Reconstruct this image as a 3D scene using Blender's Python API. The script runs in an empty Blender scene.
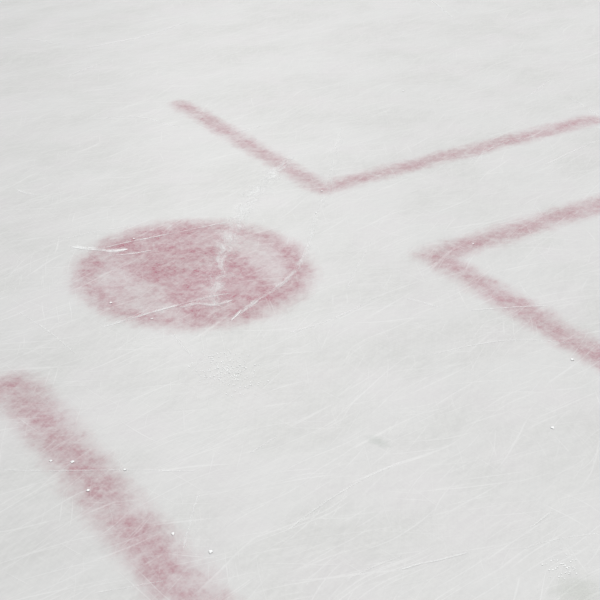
import bpy, bmesh, math, random
from mathutils import Vector, Matrix, noise

S = bpy.context.scene
C = S.collection
rng = random.Random(7)

# ------------------------------------------------------------------ helpers
def link(name, me, mat=None, parent=None):
    o = bpy.data.objects.new(name, me)
    C.objects.link(o)
    if mat: me.materials.append(mat)
    if parent: o.parent = parent
    return o

def tag(o, label, cat, group=None, kind=None):
    o['label'] = label; o['category'] = cat
    if group: o['group'] = group
    if kind: o['kind'] = kind
    return o

def empty(name, loc=(0, 0, 0)):
    o = bpy.data.objects.new(name, None); C.objects.link(o); o.location = loc
    o.empty_display_size = .1
    return o

class NB:
    """short way to write a node tree"""
    def __init__(s, tree): s.t = tree; s.n = tree.nodes; s.l = tree.links
    def put(s, sock, v):
        if v is None: return
        if isinstance(v, bpy.types.NodeSocket): s.l.new(v, sock)
        else: sock.default_value = v
    def m(s, op, a, b=None, c=None, clamp=False):
        n = s.n.new('ShaderNodeMath'); n.operation = op; n.use_clamp = clamp
        for i, v in enumerate((a, b, c)): s.put(n.inputs[i], v)
        return n.outputs[0]
    def vm(s, op, a, b=None, scale=None):
        n = s.n.new('ShaderNodeVectorMath'); n.operation = op
        s.put(n.inputs[0], a); s.put(n.inputs[1], b)
        if scale is not None: s.put(n.inputs['Scale'], scale)
        return n.outputs[1] if op in ('LENGTH', 'DOT_PRODUCT', 'DISTANCE') else n.outputs[0]
    def smooth(s, v, a, b, lo=0., hi=1., kind='SMOOTHSTEP'):
        n = s.n.new('ShaderNodeMapRange'); n.interpolation_type = kind
        for k, x in ((0, v), (1, a), (2, b), (3, lo), (4, hi)): s.put(n.inputs[k], x)
        return n.outputs[0]
    def noise(s, vec, scale, detail=2., rough=.5, color=False):
        n = s.n.new('ShaderNodeTexNoise')
        s.put(n.inputs['Vector'], vec); s.put(n.inputs['Scale'], scale)
        s.put(n.inputs['Detail'], detail); s.put(n.inputs['Roughness'], rough)
        return n.outputs['Color' if color else 'Fac']
    def stretch(s, vec, deg, along, across, off=0.):
        n = s.n.new('ShaderNodeMapping'); n.vector_type = 'POINT'
        r = s.n.new('ShaderNodeMapping'); r.vector_type = 'POINT'
        r.inputs['Rotation'].default_value = (0, 0, math.radians(-deg))
        s.put(r.inputs['Vector'], vec)
        n.inputs['Scale'].default_value = (along, across, 1)
        n.inputs['Location'].default_value = (off, off * 1.7, off * .3)
        s.l.new(r.outputs[0], n.inputs['Vector'])
        return n.outputs[0]
    def mix(s, f, a, b):
        n = s.n.new('ShaderNodeMix'); n.data_type = 'RGBA'
        s.put(n.inputs[0], f); s.put(n.inputs[6], a); s.put(n.inputs[7], b)
        return n.outputs[2]

def lin(r, g, b):
    f = lambda c: c / 12.92 if c <= .04045 else ((c + .055) / 1.055) ** 2.4
    return (f(r / 255), f(g / 255), f(b / 255), 1)

# ------------------------------------------------------- shared wear pattern of the ice, fixed to the rink
def wear_group():
    g = bpy.data.node_groups.new('ice wear', 'ShaderNodeTree')
    for nm in ('Hair', 'Fibre', 'Mottle'):
        g.interface.new_socket(nm, in_out='OUTPUT', socket_type='NodeSocketFloat')
    b = NB(g)
    pos = b.n.new('ShaderNodeNewGeometry').outputs['Position']
    warp = b.vm('SCALE', b.vm('SUBTRACT', b.noise(pos, 2.6, 1., color=True), (.5, .5, .5)), scale=.13)
    p = b.vm('ADD', pos, warp)
    hair = None
    for i, (deg, al, ac, th) in enumerate(HAIRS):
        v = b.noise(b.stretch(p, deg, al, ac, 3.1 * i + 1.3), 1., 0.)
        h = b.smooth(v, th, th + .13)
        hair = h if hair is None else b.m('MAXIMUM', hair, h)
    fib = None
    for i, (deg, al, ac) in enumerate(FIBRES):
        v = b.noise(b.stretch(p, deg, al, ac, 2.3 * i + 7.7), 1., 3., .6)
        fib = v if fib is None else b.m('ADD', fib, v)
    fib = b.m('DIVIDE', fib, float(len(FIBRES)))
    mott = b.noise(b.stretch(pos, 12, .7, 1.3), 3.2, 4., .55)
    out = b.n.new('NodeGroupOutput')
    for k, v in zip(('Hair', 'Fibre', 'Mottle'), (hair, fib, mott)): b.l.new(v, out.inputs[k])
    return g

HAIRS = [(8, 4, 230, .70), (-14, 5, 260, .71), (30, 5, 240, .72), (62, 6, 240, .73), (105, 5, 250, .73), (148, 5, 240, .72), (4, 3, 110, .72), (-22, 3.5, 120, .725), (20, 3, 115, .725)]
FIBRES = [(5, 14, 150), (-20, 8, 75), (48, 16, 190), (22, 9, 90), (100, 20, 170)]
WEAR = wear_group()

def material(name):
    m = bpy.data.materials.new(name); m.use_nodes = True
    b = NB(m.node_tree); b.n.clear()
    w = b.n.new('ShaderNodeGroup'); w.node_tree = WEAR
    return m, b, w.outputs['Hair'], w.outputs['Fibre'], w.outputs['Mottle']

def finish(b, color, alpha=None, rough=.5, spec=.3, height=None, bump=.1, sss=0.):
    p = b.n.new('ShaderNodeBsdfPrincipled')
    b.put(p.inputs['Base Color'], color); p.inputs['Subsurface Weight'].default_value = sss; p.inputs['Subsurface Radius'].default_value = (1, 1, 1); p.inputs['Subsurface Scale'].default_value = .01; b.put(p.inputs['Roughness'], rough)
    p.inputs['IOR'].default_value = 1.31
    p.inputs['Specular IOR Level'].default_value = spec
    if alpha is not None: b.put(p.inputs['Alpha'], alpha)
    if height is not None:
        bp = b.n.new('ShaderNodeBump'); bp.inputs['Strength'].default_value = bump
        bp.inputs['Distance'].default_value = .004
        b.l.new(height, bp.inputs['Height']); b.l.new(bp.outputs[0], p.inputs['Normal'])
    o = b.n.new('ShaderNodeOutputMaterial'); b.l.new(p.outputs[0], o.inputs[0])

def ice_material():
    m, b, hair, fib, mott = material('scuffed rink ice')
    pos = b.n.new('ShaderNodeNewGeometry').outputs['Position']
    c = b.mix(b.smooth(mott, .36, .64), ICE_A, ICE_B)
    tint = b.noise(pos, 5.5, 2.)
    c = b.mix(b.smooth(tint, .42, .68, 0., .5), c, ICE_C)
    c = b.mix(b.smooth(fib, .37, .63, 0., .62), c, ICE_D)
    c = b.mix(b.m('MULTIPLY', hair, .15), c, SNOW)
    h = b.m('ADD', b.m('MULTIPLY', fib, .6), b.m('MULTIPLY', hair, .5))
    finish(b, c, None, .42, .6, h, .15)
    return m

ICE_A = lin(194, 194, 193); ICE_B = lin(202, 202, 202); ICE_C = lin(204, 201, 203); ICE_D = lin(211, 211, 210)
SNOW = lin(246, 247, 247)
RED = lin(184, 104, 124)

def fray(b, co, fib, amt):
    """pulls the edge of the paint along the scratches that cross it"""
    n1 = b.vm('SCALE', b.vm('ADD', b.noise(b.stretch(co, 6, 9, 60), 1., 2., .6, color=True), b.noise(b.stretch(co, 60, 12, 60), 1., 2., .6, color=True)), scale=.5)
    n2 = b.noise(co, 16., 2., color=True)
    w = b.vm('ADD', b.vm('SUBTRACT', n1, (.5, .5, .5)), b.vm('SCALE', b.vm('SUBTRACT', n2, (.5, .5, .5)), scale=.7))
    return b.vm('ADD', co, b.vm('SCALE', w, scale=amt))

def wearing(b, dens, hair, fib, mott, co):
    patch = b.smooth(b.noise(co, 11., 3., .6), .30, .66, .62, 1.12)
    for deg, al, ac in ((-35, 20, 60), (28, 18, 70), (85, 24, 60)):
        patch = b.m('MULTIPLY', patch, b.smooth(b.noise(b.stretch(co, deg, al, ac), 1., 3., .6), .34, .64, .84, 1.12))
    patch = b.m('MULTIPLY', patch, b.smooth(b.noise(co, 190., 2., .6), .3, .7, .84, 1.16))
    d = b.m('MULTIPLY', dens, patch)
    d = b.m('MULTIPLY', d, b.smooth(fib, .36, .64, 1.22, .72, 'LINEAR'))
    return b.m('MULTIPLY', d, b.m('SUBTRACT', 1., b.m('MULTIPLY', hair, .3)), clamp=True)

def line_material(name, long, short, sgn, feather, peak, halo=0.):
    m, b, hair, fib, mott = material(name)
    co = b.n.new('ShaderNodeTexCoord').outputs['Object']
    q = fray(b, co, fib, .045)
    sp = b.n.new('ShaderNodeSeparateXYZ'); b.l.new(q, sp.inputs[0])
    x, y = sp.outputs[0], b.m('MULTIPLY', sp.outputs[1], float(sgn))
    def seg(u, v, l):
        du = b.m('MAXIMUM', b.m('SUBTRACT', b.m('ABSOLUTE', b.m('SUBTRACT', u, l / 2)), l / 2), 0.)
        return b.m('SQRT', b.m('ADD', b.m('MULTIPLY', du, du), b.m('MULTIPLY', v, v)))
    d = b.m('MINIMUM', seg(x, y, long), seg(y, x, short))
    a = b.smooth(d, feather, .004, 0., peak)
    finish(b, RED, wearing(b, a, hair, fib, mott, co), .5, .3)
    return m

def spot_material(peak=.40, feather=.052):
    m, b, hair, fib, mott = material('worn red spot paint under ice')
    co = b.n.new('ShaderNodeTexCoord').outputs['Object']
    q = fray(b, co, fib, .055)
    sp = b.n.new('ShaderNodeSeparateXYZ'); b.l.new(q, sp.inputs[0])
    flat = b.n.new('ShaderNodeCombineXYZ'); b.l.new(sp.outputs[0], flat.inputs[0]); b.l.new(sp.outputs[1], flat.inputs[1])
    r = b.vm('LENGTH', flat.outputs[0])
    a = b.smooth(r, SPOT_R + feather, SPOT_R - feather, 0., peak)
    s = b.m('MULTIPLY', b.smooth(b.m('ABSOLUTE', sp.outputs[0]), .10, .175), b.smooth(r, .285, .225))
    a = b.m('MULTIPLY', a, b.m('SUBTRACT', 1., b.m('MULTIPLY', s, .52)))
    finish(b, RED, wearing(b, a, hair, fib, mott, co), .5, .3)
    return m

def snow_material(name, strength, soft):
    m, b, hair, fib, mott = material(name)
    uv = b.n.new('ShaderNodeUVMap').outputs[0]
    sp = b.n.new('ShaderNodeSeparateXYZ'); b.l.new(uv, sp.inputs[0])
    u, v = sp.outputs[0], sp.outputs[1]                     # u metres along, v -1..1 across
    pos = b.n.new('ShaderNodeNewGeometry').outputs['Position']
    edge = b.smooth(b.m('ABSOLUTE', v), 1., soft)
    grain = b.smooth(b.noise(pos, 210., 2., .6), .30, .62, .7, 1.1)
    run = b.smooth(b.noise(pos, 18., 2., .6), .32, .6, .45, 1.1)
    lanes = b.n.new('ShaderNodeCombineXYZ'); b.l.new(b.m('MULTIPLY', u, 9.), lanes.inputs[0]); b.l.new(b.m('MULTIPLY', v, 3.2 if soft < .1 else 1.3), lanes.inputs[1])
    run = b.m('MULTIPLY', run, b.smooth(b.noise(lanes.outputs[0], 1., 2., .6), .36, .6, .3, 1.2))
    a = b.m('MULTIPLY', b.m('MULTIPLY', edge, b.m('MULTIPLY', grain, run)), strength, clamp=True)
    finish(b, SNOW, a, .6, .25)
    return m

# ------------------------------------------------------------------ the rink ice (setting)
def build_floor():
    bm = bmesh.new()
    x0, x1, y0, y1, t = -14, 16, -12, 18, .10
    bmesh.ops.create_cube(bm, size=1, matrix=Matrix.Translation(((x0 + x1) / 2, (y0 + y1) / 2, -t / 2)) @ Matrix.Diagonal((x1 - x0, y1 - y0, t, 1)))
    me = bpy.data.meshes.new('floor'); bm.to_mesh(me); bm.free()
    o = link('floor', me, ice_material())
    o['kind'] = 'structure'; o['label'] = 'scuffed white ice of the rink, scratched all over by skates'; o['category'] = 'ice'
    return o

# ------------------------------------------------------------------ the paint
PZ = .0004                 # paint lies in the top of the ice
SPOT_R = .300
def flat_mesh(name, polys):
    bm = bmesh.new()
    for poly in polys:
        f = bm.faces.new([bm.verts.new((x, y, 0)) for x, y in poly])
        if f.normal.z < 0: f.normal_flip()
    bmesh.ops.remove_doubles(bm, verts=bm.verts, dist=1e-5)
    bm.normal_update()
    for f in bm.faces:
        if f.normal.z < 0: f.normal_flip()
    me = bpy.data.meshes.new(name); bm.to_mesh(me); bm.free()
    return me

def arc(r, a0, a1, n): return [(r * math.cos(a0 + (a1 - a0) * i / n), r * math.sin(a0 + (a1 - a0) * i / n)) for i in range(n + 1)]

def build_spot():
    root = empty('faceoff_spot', (0, 0, PZ))
    tag(root, 'round faded red face-off spot painted in the white ice', 'painted spot')
    mat = spot_material()
    ri, ro, xb = .252, SPOT_R + .045, .135
    ring = []
    N = 96
    for i in range(N):
        a, c = 2 * math.pi * i / N, 2 * math.pi * (i + 1) / N
        ring.append(arc(ri, a, c, 1) + arc(ro, c, a, 1))
    o = link('ring', flat_mesh('ring', ring), mat, root)
    th = math.acos(xb / ri)
    band = arc(ri, th, math.pi - th, 24) + arc(ri, math.pi + th, 2 * math.pi - th, 24)
    o = link('center_band', flat_mesh('center_band', [band]), mat, root)
    for k, nm in ((0, 'paler pink segment on the near left of the band'), (1, 'paler pink segment on the far right of the band')):
        off = math.pi * (1 - k)
        o = link('side_segment', flat_mesh('side_segment', [arc(ri, off - th, off + th, 24)]), mat, root)
        o['label'] = nm
    return root

def build_line_mark(loc, dx, dy, long, short, feather, peak, label):
    """an L of two arms; dx, dy say which way the long and the short arm run"""
    root = empty('restraining_line', (loc[0], loc[1], PZ))
    # turn so the long arm runs along local +x
    rot = 0 if dx > 0 else math.pi
    root.rotation_euler = (0, 0, rot)
    sgn = dy if dx > 0 else -dy
    tag(root, label, 'painted line', 'red L-shaped lines around the face-off spot')
    mat = line_material('worn red line paint under ice', long, short, sgn, feather, peak)
    w = feather + .004
    def mir(poly): return [(x, y * sgn) for x, y in poly]
    n = 10
    cap = lambda cx, cy, a0: [(cx + w * math.cos(a0 + math.pi * i / n), cy + w * math.sin(a0 + math.pi * i / n)) for i in range(n + 1)]
    link('long_arm', flat_mesh('long_arm', [mir([(-w, -w)] + cap(long, 0, -math.pi / 2) + [(w, w)])]), mat, root)
    link('short_arm', flat_mesh('short_arm', [mir([(-w, -w), (w, w)] + cap(0, short, 0))]), mat, root)
    return root

# ------------------------------------------------------------------ skate cuts: low ragged ridges of ice shavings
def resample(pts, step):
    P = [Vector((x, y, 0)) for x, y in pts]
    # smooth the corners (Catmull-Rom)
    out = []
    for i in range(len(P) - 1):
        a = P[i - 1] if i else P[i] * 2 - P[i + 1]
        d = P[i + 2] if i + 2 < len(P) else P[i + 1] * 2 - P[i]
        n = max(2, int((P[i + 1] - P[i]).length / step))
        for k in range(n):
            t = k / n
            out.append(.5 * ((2 * P[i]) + (P[i + 1] - a) * t + (2 * a - 5 * P[i] + 4 * P[i + 1] - d) * t * t + (3 * P[i] - a - 3 * P[i + 1] + d) * t ** 3))
    out.append(P[-1])
    return out

SNOWMATS = {}
def build_cut(label, width, strength, pts, group):
    line = resample(pts, .008)
    o0 = line[0].copy()
    seed = rng.random() * 90
    bm = bmesh.new(); uvl = bm.loops.layers.uv.new('UVMap')
    vs = [-1, -.55, 0, .55, 1]; prof = [0, .6, 1, .6, 0]
    hgt = min(.0003, width * .05)
    rows = []; n = len(line) - 1; s = 0
    for i, p in enumerate(line):
        a = line[max(0, i - 1)]; c = line[min(n, i + 1)]
        d = (c - a).normalized(); q = Vector((-d.y, d.x, 0))
        t = i / n
        taper = min(1, t / .12, (1 - t) / .12) ** .6 if 0 < t < 1 else .05
        wob = .75 + .5 * noise.noise(Vector((i * .35, seed, 0))) + .25 * noise.noise(Vector((i * 1.3, seed, 4)))
        off = q * width * .15 * noise.noise(Vector((i * .22, seed, 9)))
        w = width * .6 * max(.12, taper * wob)
        hh = hgt * taper * max(.2, .7 + .7 * noise.noise(Vector((i * .9, seed, 2))))
        if i: s += (p - line[i - 1]).length
        rows.append([(bm.verts.new(p - o0 + off + q * (w * v) + Vector((0, 0, hh * f))), (s, v)) for v, f in zip(vs, prof)])
    for r0, r1 in zip(rows, rows[1:]):
        for k in range(4):
            f = bm.faces.new((r0[k][0], r1[k][0], r1[k + 1][0], r0[k + 1][0]))
            for lp, dat in zip(f.loops, (r0[k], r1[k], r1[k + 1], r0[k + 1])): lp[uvl].uv = dat[1]
            f.smooth = True
    bm.normal_update()
    for f in bm.faces:
        if f.normal.z < 0: f.normal_flip()
    me = bpy.data.meshes.new('skate_scratch'); bm.to_mesh(me); bm.free()
    soft = .0 if width > .02 else .25
    key = (round(strength, 2), soft)
    if key not in SNOWMATS: SNOWMATS[key] = snow_material('ice shavings', *key)
    o = link('skate_scratch', me, SNOWMATS[key])
    o.location = (o0.x, o0.y, .0008)
    tag(o, label, 'scratch', group)
    return o

def lump(bm, at, r, seed, squash=.2, sub=2):
    g = bmesh.ops.create_icosphere(bm, subdivisions=sub, radius=r)
    for v in g['verts']:
        d = v.co.normalized()
        k = 1 + .45 * noise.noise(d * 1.6 + Vector((seed, 0, 0))) + .2 * noise.noise(d * 4 + Vector((0, seed, 0)))
        v.co = Vector((v.co.x * k, v.co.y * k * .85, v.co.z * k * squash)) + Vector(at)

def plain_snow(name, col, rough=.5):
    m, b, hair, fib, mott = material(name)
    pos = b.n.new('ShaderNodeTexCoord').outputs['Object']
    c = b.mix(b.smooth(b.noise(pos, 400., 2.), .3, .7), col, lin(250, 251, 251))
    finish(b, c, None, rough, .5)
    return m

def build_crumb(label, size, xy, mat, group):
    bm = bmesh.new(); s = rng.random() * 50
    lump(bm, (0, 0, 0), size * .5, s)
    for k in range(2):
        a = rng.random() * 6.28
        lump(bm, (math.cos(a) * size * .4, math.sin(a) * size * .4, -size * .08), size * .27, s + k + 3)
    lo = min(v.co.z for v in bm.verts)
    for v in bm.verts: v.co.z -= lo
    for f in bm.faces: f.smooth = True
    me = bpy.data.meshes.new('snow_crumb'); bm.to_mesh(me); bm.free()
    o = link('snow_crumb', me, mat); o.location = (xy[0], xy[1], .0006); o.rotation_euler = (0, 0, rng.random() * 6)
    tag(o, label, 'ice crumb', group)
    return o

def build_snow_patch(label, xy, rx, ry, n, mat):
    """a dusting of loose grains nobody could count"""
    bm = bmesh.new()
    for i in range(n):
        while True:
            a = rng.gauss(0, .45); c = rng.gauss(0, .45)
            if a * a + c * c < 1: break
        r = rng.uniform(.0008, .0019)
        lump(bm, (a * rx, c * ry, r * .3), r, rng.random() * 40, .3, 1)
    me = bpy.data.meshes.new('snow_dust'); bm.to_mesh(me); bm.free()
    o = link('snow_dust', me, mat); o.location = (xy[0], xy[1], .0003)
    tag(o, label, 'ice snow', 'dustings of loose ice snow', 'stuff')
    return o

def build_stain(label, xy, rx, ry, rot, col, strength):
    m, b, hair, fib, mott = material('dull stain')
    co = b.n.new('ShaderNodeTexCoord').outputs['Object']
    q = b.vm('DIVIDE', co, (rx, ry, 1.))
    q = b.vm('ADD', q, b.vm('SCALE', b.vm('SUBTRACT', b.noise(co, 60., 3., color=True), (.5, .5, .5)), scale=.8))
    r = b.vm('LENGTH', q)
    finish(b, col, b.m('MULTIPLY', b.smooth(r, 1., .1), strength), .5, .3)
    o = link('stain', flat_mesh('stain', [[(x * rx * 1.1, y * ry * 1.1) for x, y in arc(1, 0, 2 * math.pi * 27 / 28, 27)]]), m)
    o.location = (xy[0], xy[1], PZ); o.rotation_euler = (0, 0, rot)
    tag(o, label, 'stain')
    return o

# ------------------------------------------------------------------ measured marks (metres on the ice; the spot's centre is 0, 0)
CUTS = [
    ('short bright white gouge notching the upper left rim of the red spot', 0.0360, 0.85, [(-0.220, 0.298), (-0.175, 0.256), (-0.134, 0.216), (-0.091, 0.204)]),
    ('long thin scratch rising across the upper half of the red spot to its top rim', 0.0080, 0.65, [(-0.166, 0.243), (-0.082, 0.242), (0.021, 0.231), (0.142, 0.218), (0.244, 0.210)]),
    ('short scratch inside the red spot just under the long rising one', 0.0080, 0.6, [(-0.158, 0.196), (-0.100, 0.174), (-0.032, 0.160)]),
    ('faint scratch passing just over the upper left edge of the red spot', 0.0050, 0.35, [(-0.257, 0.350), (-0.136, 0.351), (-0.000, 0.329)]),
    ('long white scratch crossing the lower part of the red spot', 0.0130, 0.5, [(-0.332, -0.148), (-0.233, -0.145), (-0.145, -0.147), (-0.051, -0.150), (0.020, -0.163)]),
    ('thick ragged white scrape low in the middle of the red spot', 0.0260, 0.5, [(-0.134, -0.159), (-0.086, -0.165), (-0.051, -0.194), (0.001, -0.195)]),
    ('curved white skate sweep down the right end of the red spot', 0.0200, 0.38, [(0.488, 0.133), (0.374, -0.002), (0.286, -0.094), (0.174, -0.181), (0.062, -0.227), (-0.033, -0.276)]),
    ('short bright snow ridge on the bottom rim of the red spot', 0.0080, 0.9, [(-0.056, -0.286), (-0.033, -0.271), (-0.006, -0.251)]),
    ('broad pale worn streak running down through the red spot right of its middle', 0.0950, 0.42, [(0.665, 0.536), (0.452, 0.379), (0.277, 0.222), (0.133, 0.058), (0.010, -0.105), (-0.053, -0.198)]),
    ('wispy streak dropping from the far red corner towards the spot', 0.0450, 0.2, [(0.951, 0.662), (0.762, 0.437), (0.625, 0.273), (0.482, 0.120)]),
    ('short bright scratch on bare ice left of the middle red corner', 0.0060, 0.6, [(0.377, -0.417), (0.401, -0.456), (0.426, -0.509)]),
    ('clear white scratch crossing the lower arm of the middle red corner', 0.0050, 0.65, [(0.472, -0.556), (0.528, -0.579), (0.600, -0.611), (0.664, -0.645)]),
    ('faint long scratch below the middle red corner meeting its lower arm', 0.0050, 0.4, [(0.249, -0.671), (0.365, -0.690), (0.480, -0.729), (0.594, -0.817)]),
    ('scratch slanting down over the right tip of the far red line', 0.0060, 0.5, [(1.863, 0.489), (1.844, 0.399), (1.807, 0.274)]),
    ("faint straight scratch on bare ice just below the far red line's right end", 0.0070, 0.4, [(1.321, 0.047), (1.466, 0.080), (1.646, 0.119)]),
    ('faint scratch at the top edge, right of centre', 0.0080, 0.4, [(2.294, 1.826), (2.248, 1.691), (2.180, 1.518)]),
    ("short scratch on bare ice above the far red line's right half", 0.0070, 0.35, [(1.723, 0.560), (1.831, 0.614), (1.958, 0.676)]),
    ('long pale scratch rising over the bare ice at top left', 0.0100, 0.5, [(0.575, 1.942), (0.740, 1.958), (0.900, 1.981), (1.134, 2.072)]),
    ('pale scratch running in from the left edge near the top', 0.0100, 0.45, [(0.331, 2.264), (0.438, 2.184), (0.530, 2.048)]),
    ('short rising scratch under the long pale one at top left', 0.0090, 0.4, [(0.370, 1.649), (0.464, 1.692), (0.556, 1.724)]),
    ('pale level scratch ending at the left tip of the far red line', 0.0080, 0.5, [(0.277, 1.171), (0.357, 1.147), (0.421, 1.096), (0.452, 1.008), (0.485, 0.954)]),
    ('short thick white scuff near the left edge above the red spot', 0.0160, 0.45, [(-0.195, 0.739), (-0.178, 0.694), (-0.151, 0.669)]),
    ('hair thin level scratch crossing the near red line', 0.0070, 0.28, [(-0.761, -0.553), (-0.661, -0.620), (-0.542, -0.692), (-0.421, -0.776)]),
    ('faint upright scratch right of the near red line', 0.0050, 0.4, [(-0.455, -0.832), (-0.510, -0.898), (-0.565, -0.967)]),
    ("faint rising scratch left of the near red line's lower end", 0.0050, 0.35, [(-0.748, -0.982), (-0.690, -1.001), (-0.631, -1.020)]),
    ('long rising scratch on the bare ice at the bottom, right of the near red line', 0.0040, 0.5, [(-0.377, -1.024), (-0.299, -1.000), (-0.223, -0.983), (-0.151, -0.972), (-0.057, -0.968)]),
    ('short rising scratch on bare ice under the glittering snow patch', 0.0040, 0.4, [(-0.303, -0.776), (-0.264, -0.767), (-0.222, -0.756)]),
    ('faint rising scratch at the bottom edge, below the long one', 0.0050, 0.3, [(-0.359, -1.192), (-0.296, -1.191), (-0.235, -1.195)]),
    ('bright scratch at the bottom, between the middle and the right corner', 0.0050, 0.6, [(-0.266, -1.223), (-0.220, -1.230), (-0.183, -1.241), (-0.127, -1.254)]),
    ('short steep scratch at lower right, below the bright ice chip', 0.0035, 0.5, [(0.019, -1.263), (0.050, -1.258), (0.087, -1.250)]),
    ('faint wavering scratch at lower right, running to the right edge', 0.0040, 0.3, [(-0.035, -1.300), (0.035, -1.314), (0.124, -1.348)]),
    ('faint scratch falling from the lower edge of the red spot', 0.0050, 0.4, [(-0.206, -0.266), (-0.215, -0.321), (-0.218, -0.389)]),
    ('faint long scratch falling across bare ice left of and below the red spot', 0.0060, 0.3, [(-0.479, 0.032), (-0.454, -0.094), (-0.443, -0.226)]),
    ('faint rising scratch on bare ice right of and below the red spot', 0.0060, 0.35, [(0.035, -0.411), (0.163, -0.411), (0.326, -0.379)]),
    ('faint steep scratch on bare ice between the red spot and the middle corner', 0.0060, 0.3, [(0.278, -0.305), (0.385, -0.211), (0.503, -0.112)]),
    ("fine scratch along the middle of the far red line's right arm", 0.0050, 0.4, [(1.141, 0.207), (1.348, 0.267), (1.490, 0.247)]),
    ('fine scratch crossing the short left arm of the far red corner', 0.0060, 0.45, [(0.562, 0.808), (0.644, 0.813), (0.728, 0.819)]),
]
CRUMBS = [
    ('bright white ice chip alone on bare ice at lower right', 0.0080, (0.290, -1.045)),
    ('tiny white snow crumb near the upper left rim of the red spot', 0.0060, (-0.049, 0.252)),
    ('white snow crumb in the pale left part of the red spot', 0.0070, (-0.265, -0.048)),
    ('small white crumb near the lower left rim of the red spot', 0.0060, (-0.215, -0.174)),
    ('white snow crumb beside the top of the curved sweep right of the red spot', 0.0060, (0.481, 0.129)),
    ('largest white crumb on the near red line, in its upper half', 0.0080, (-0.622, -0.610)),
    ('white crumb on the left edge of the near red line, under the largest', 0.0070, (-0.636, -0.712)),
    ('white crumb just off the right edge of the near red line', 0.0060, (-0.545, -0.690)),
    ('white crumb right of the near red line, beside its lower half', 0.0070, (-0.558, -0.916)),
    ('white crumb right of the near red line, close to the bottom edge', 0.0080, (-0.524, -0.997)),
    ('white crumb on the upper arm of the middle red corner', 0.0060, (0.738, -0.272)),
    ('white crumb below the lower arm of the middle red corner near the right edge', 0.0080, (0.527, -0.867)),
    ('white crumb on bare ice above the far red line', 0.0080, (1.376, 0.859)),
    ('white crumb on bare ice left of the near red line', 0.0060, (-0.658, -0.583)),
    ('small white crumb at the bend of the far red corner', 0.0060, (0.587, 0.252)),
]
# patch [-0.18180537 -0.48326469]
# smudge [-0.01334569 -1.40670948]
# dark [-0.05080988 -0.88523907]
WORLD = .53
LAMPS = [(6.3, 10.5, 2.2), (3, 1, .75), (-1, -3, .75), (-8, -4, .8), (6.3, -4, 1), (-8, 4, .9), (5, 3.5, 1)]
WATTS = 177
EXPOSURE = 0.0

build_floor()
build_spot()
DU, DV, LONG, SHORT = .596, .269, 1.19, .917
build_line_mark((DU, DV), 1, 1, LONG - .025, SHORT - .035, .066, .27, 'thin red L-shaped line beyond the spot, open towards the far side')
build_line_mark((DU, -DV), 1, -1, LONG, SHORT, .076, .29, 'red line bent like an arrowhead, pointing at the spot from the right edge')
build_line_mark((-DU - .018, -DV - .016), -1, -1, LONG, SHORT, .088, .30, 'thick blurred red line slanting from left edge to bottom edge, nearest of the lines')

for lab, w, st, pts in CUTS: build_cut(lab, w, st, pts, 'skate scratches in the ice')
CR = plain_snow('loose snow', SNOW)
for lab, sz, xy in CRUMBS: build_crumb(lab, sz, xy, CR, 'loose crumbs of ice snow')
build_snow_patch('glittering dusting of ice snow on bare ice just below the red spot', (-.182, -.483),   .085, .11, 300, CR)
build_snow_patch('faint dusting of ice snow at the bottom right corner', (-.005, -1.37), .05, .05, 45, CR)
build_stain('faint small grey-green smudge on bare ice right of centre, below the spot', (-.055, -.885), .022, .04, .3, lin(185, 196, 188), .16)
build_stain('faint grey-green smudge on the ice at the bottom right corner', (-.03, -1.44), .07, .06, .0, lin(200, 206, 196), .22)

# ------------------------------------------------------------------ arena light: rows of ceiling lamps and pale bounce from the hall
w = bpy.data.worlds.new('hall'); S.world = w; w.use_nodes = True
bg = w.node_tree.nodes['Background']; bg.inputs[0].default_value = (.97, .985, 1, 1); bg.inputs[1].default_value = WORLD
def lamp(x, y, z, size, watts):
    d = bpy.data.lights.new('ceiling_lamp', 'AREA'); d.shape = 'SQUARE'; d.size = size; d.energy = watts
    d.color = (1, .99, .97)
    o = bpy.data.objects.new('ceiling_lamp', d); C.objects.link(o); o.location = (x, y, z)
for x, y, k in LAMPS: lamp(x, y, 8.0, 1.6, WATTS * k)

# ------------------------------------------------------------------ camera
cd = bpy.data.cameras.new('camera'); cam = bpy.data.objects.new('camera', cd); C.objects.link(cam)
cd.sensor_fit = 'HORIZONTAL'; cd.sensor_width = 36; cd.lens = 1197.012 / 600 * 36
fw = Vector((0.49362997, 0.72420275, -0.48151825)); rt = Vector((0.83147668, -0.55529235, 0.01723209)); up = Vector((0.25490388, 0.40887747, 0.87626664))
M = Matrix((rt, up, -fw)).transposed().to_4x4(); M.translation = Vector((-1.35305917, -2.48786761, 1.46381139))
cam.matrix_world = M
cd.clip_start = .05; cd.clip_end = 200
S.camera = cam
vs = S.view_settings
vs.view_transform = 'Standard'; vs.look = 'None'; vs.gamma = 1; vs.use_curve_mapping = False; vs.exposure = EXPOSURE
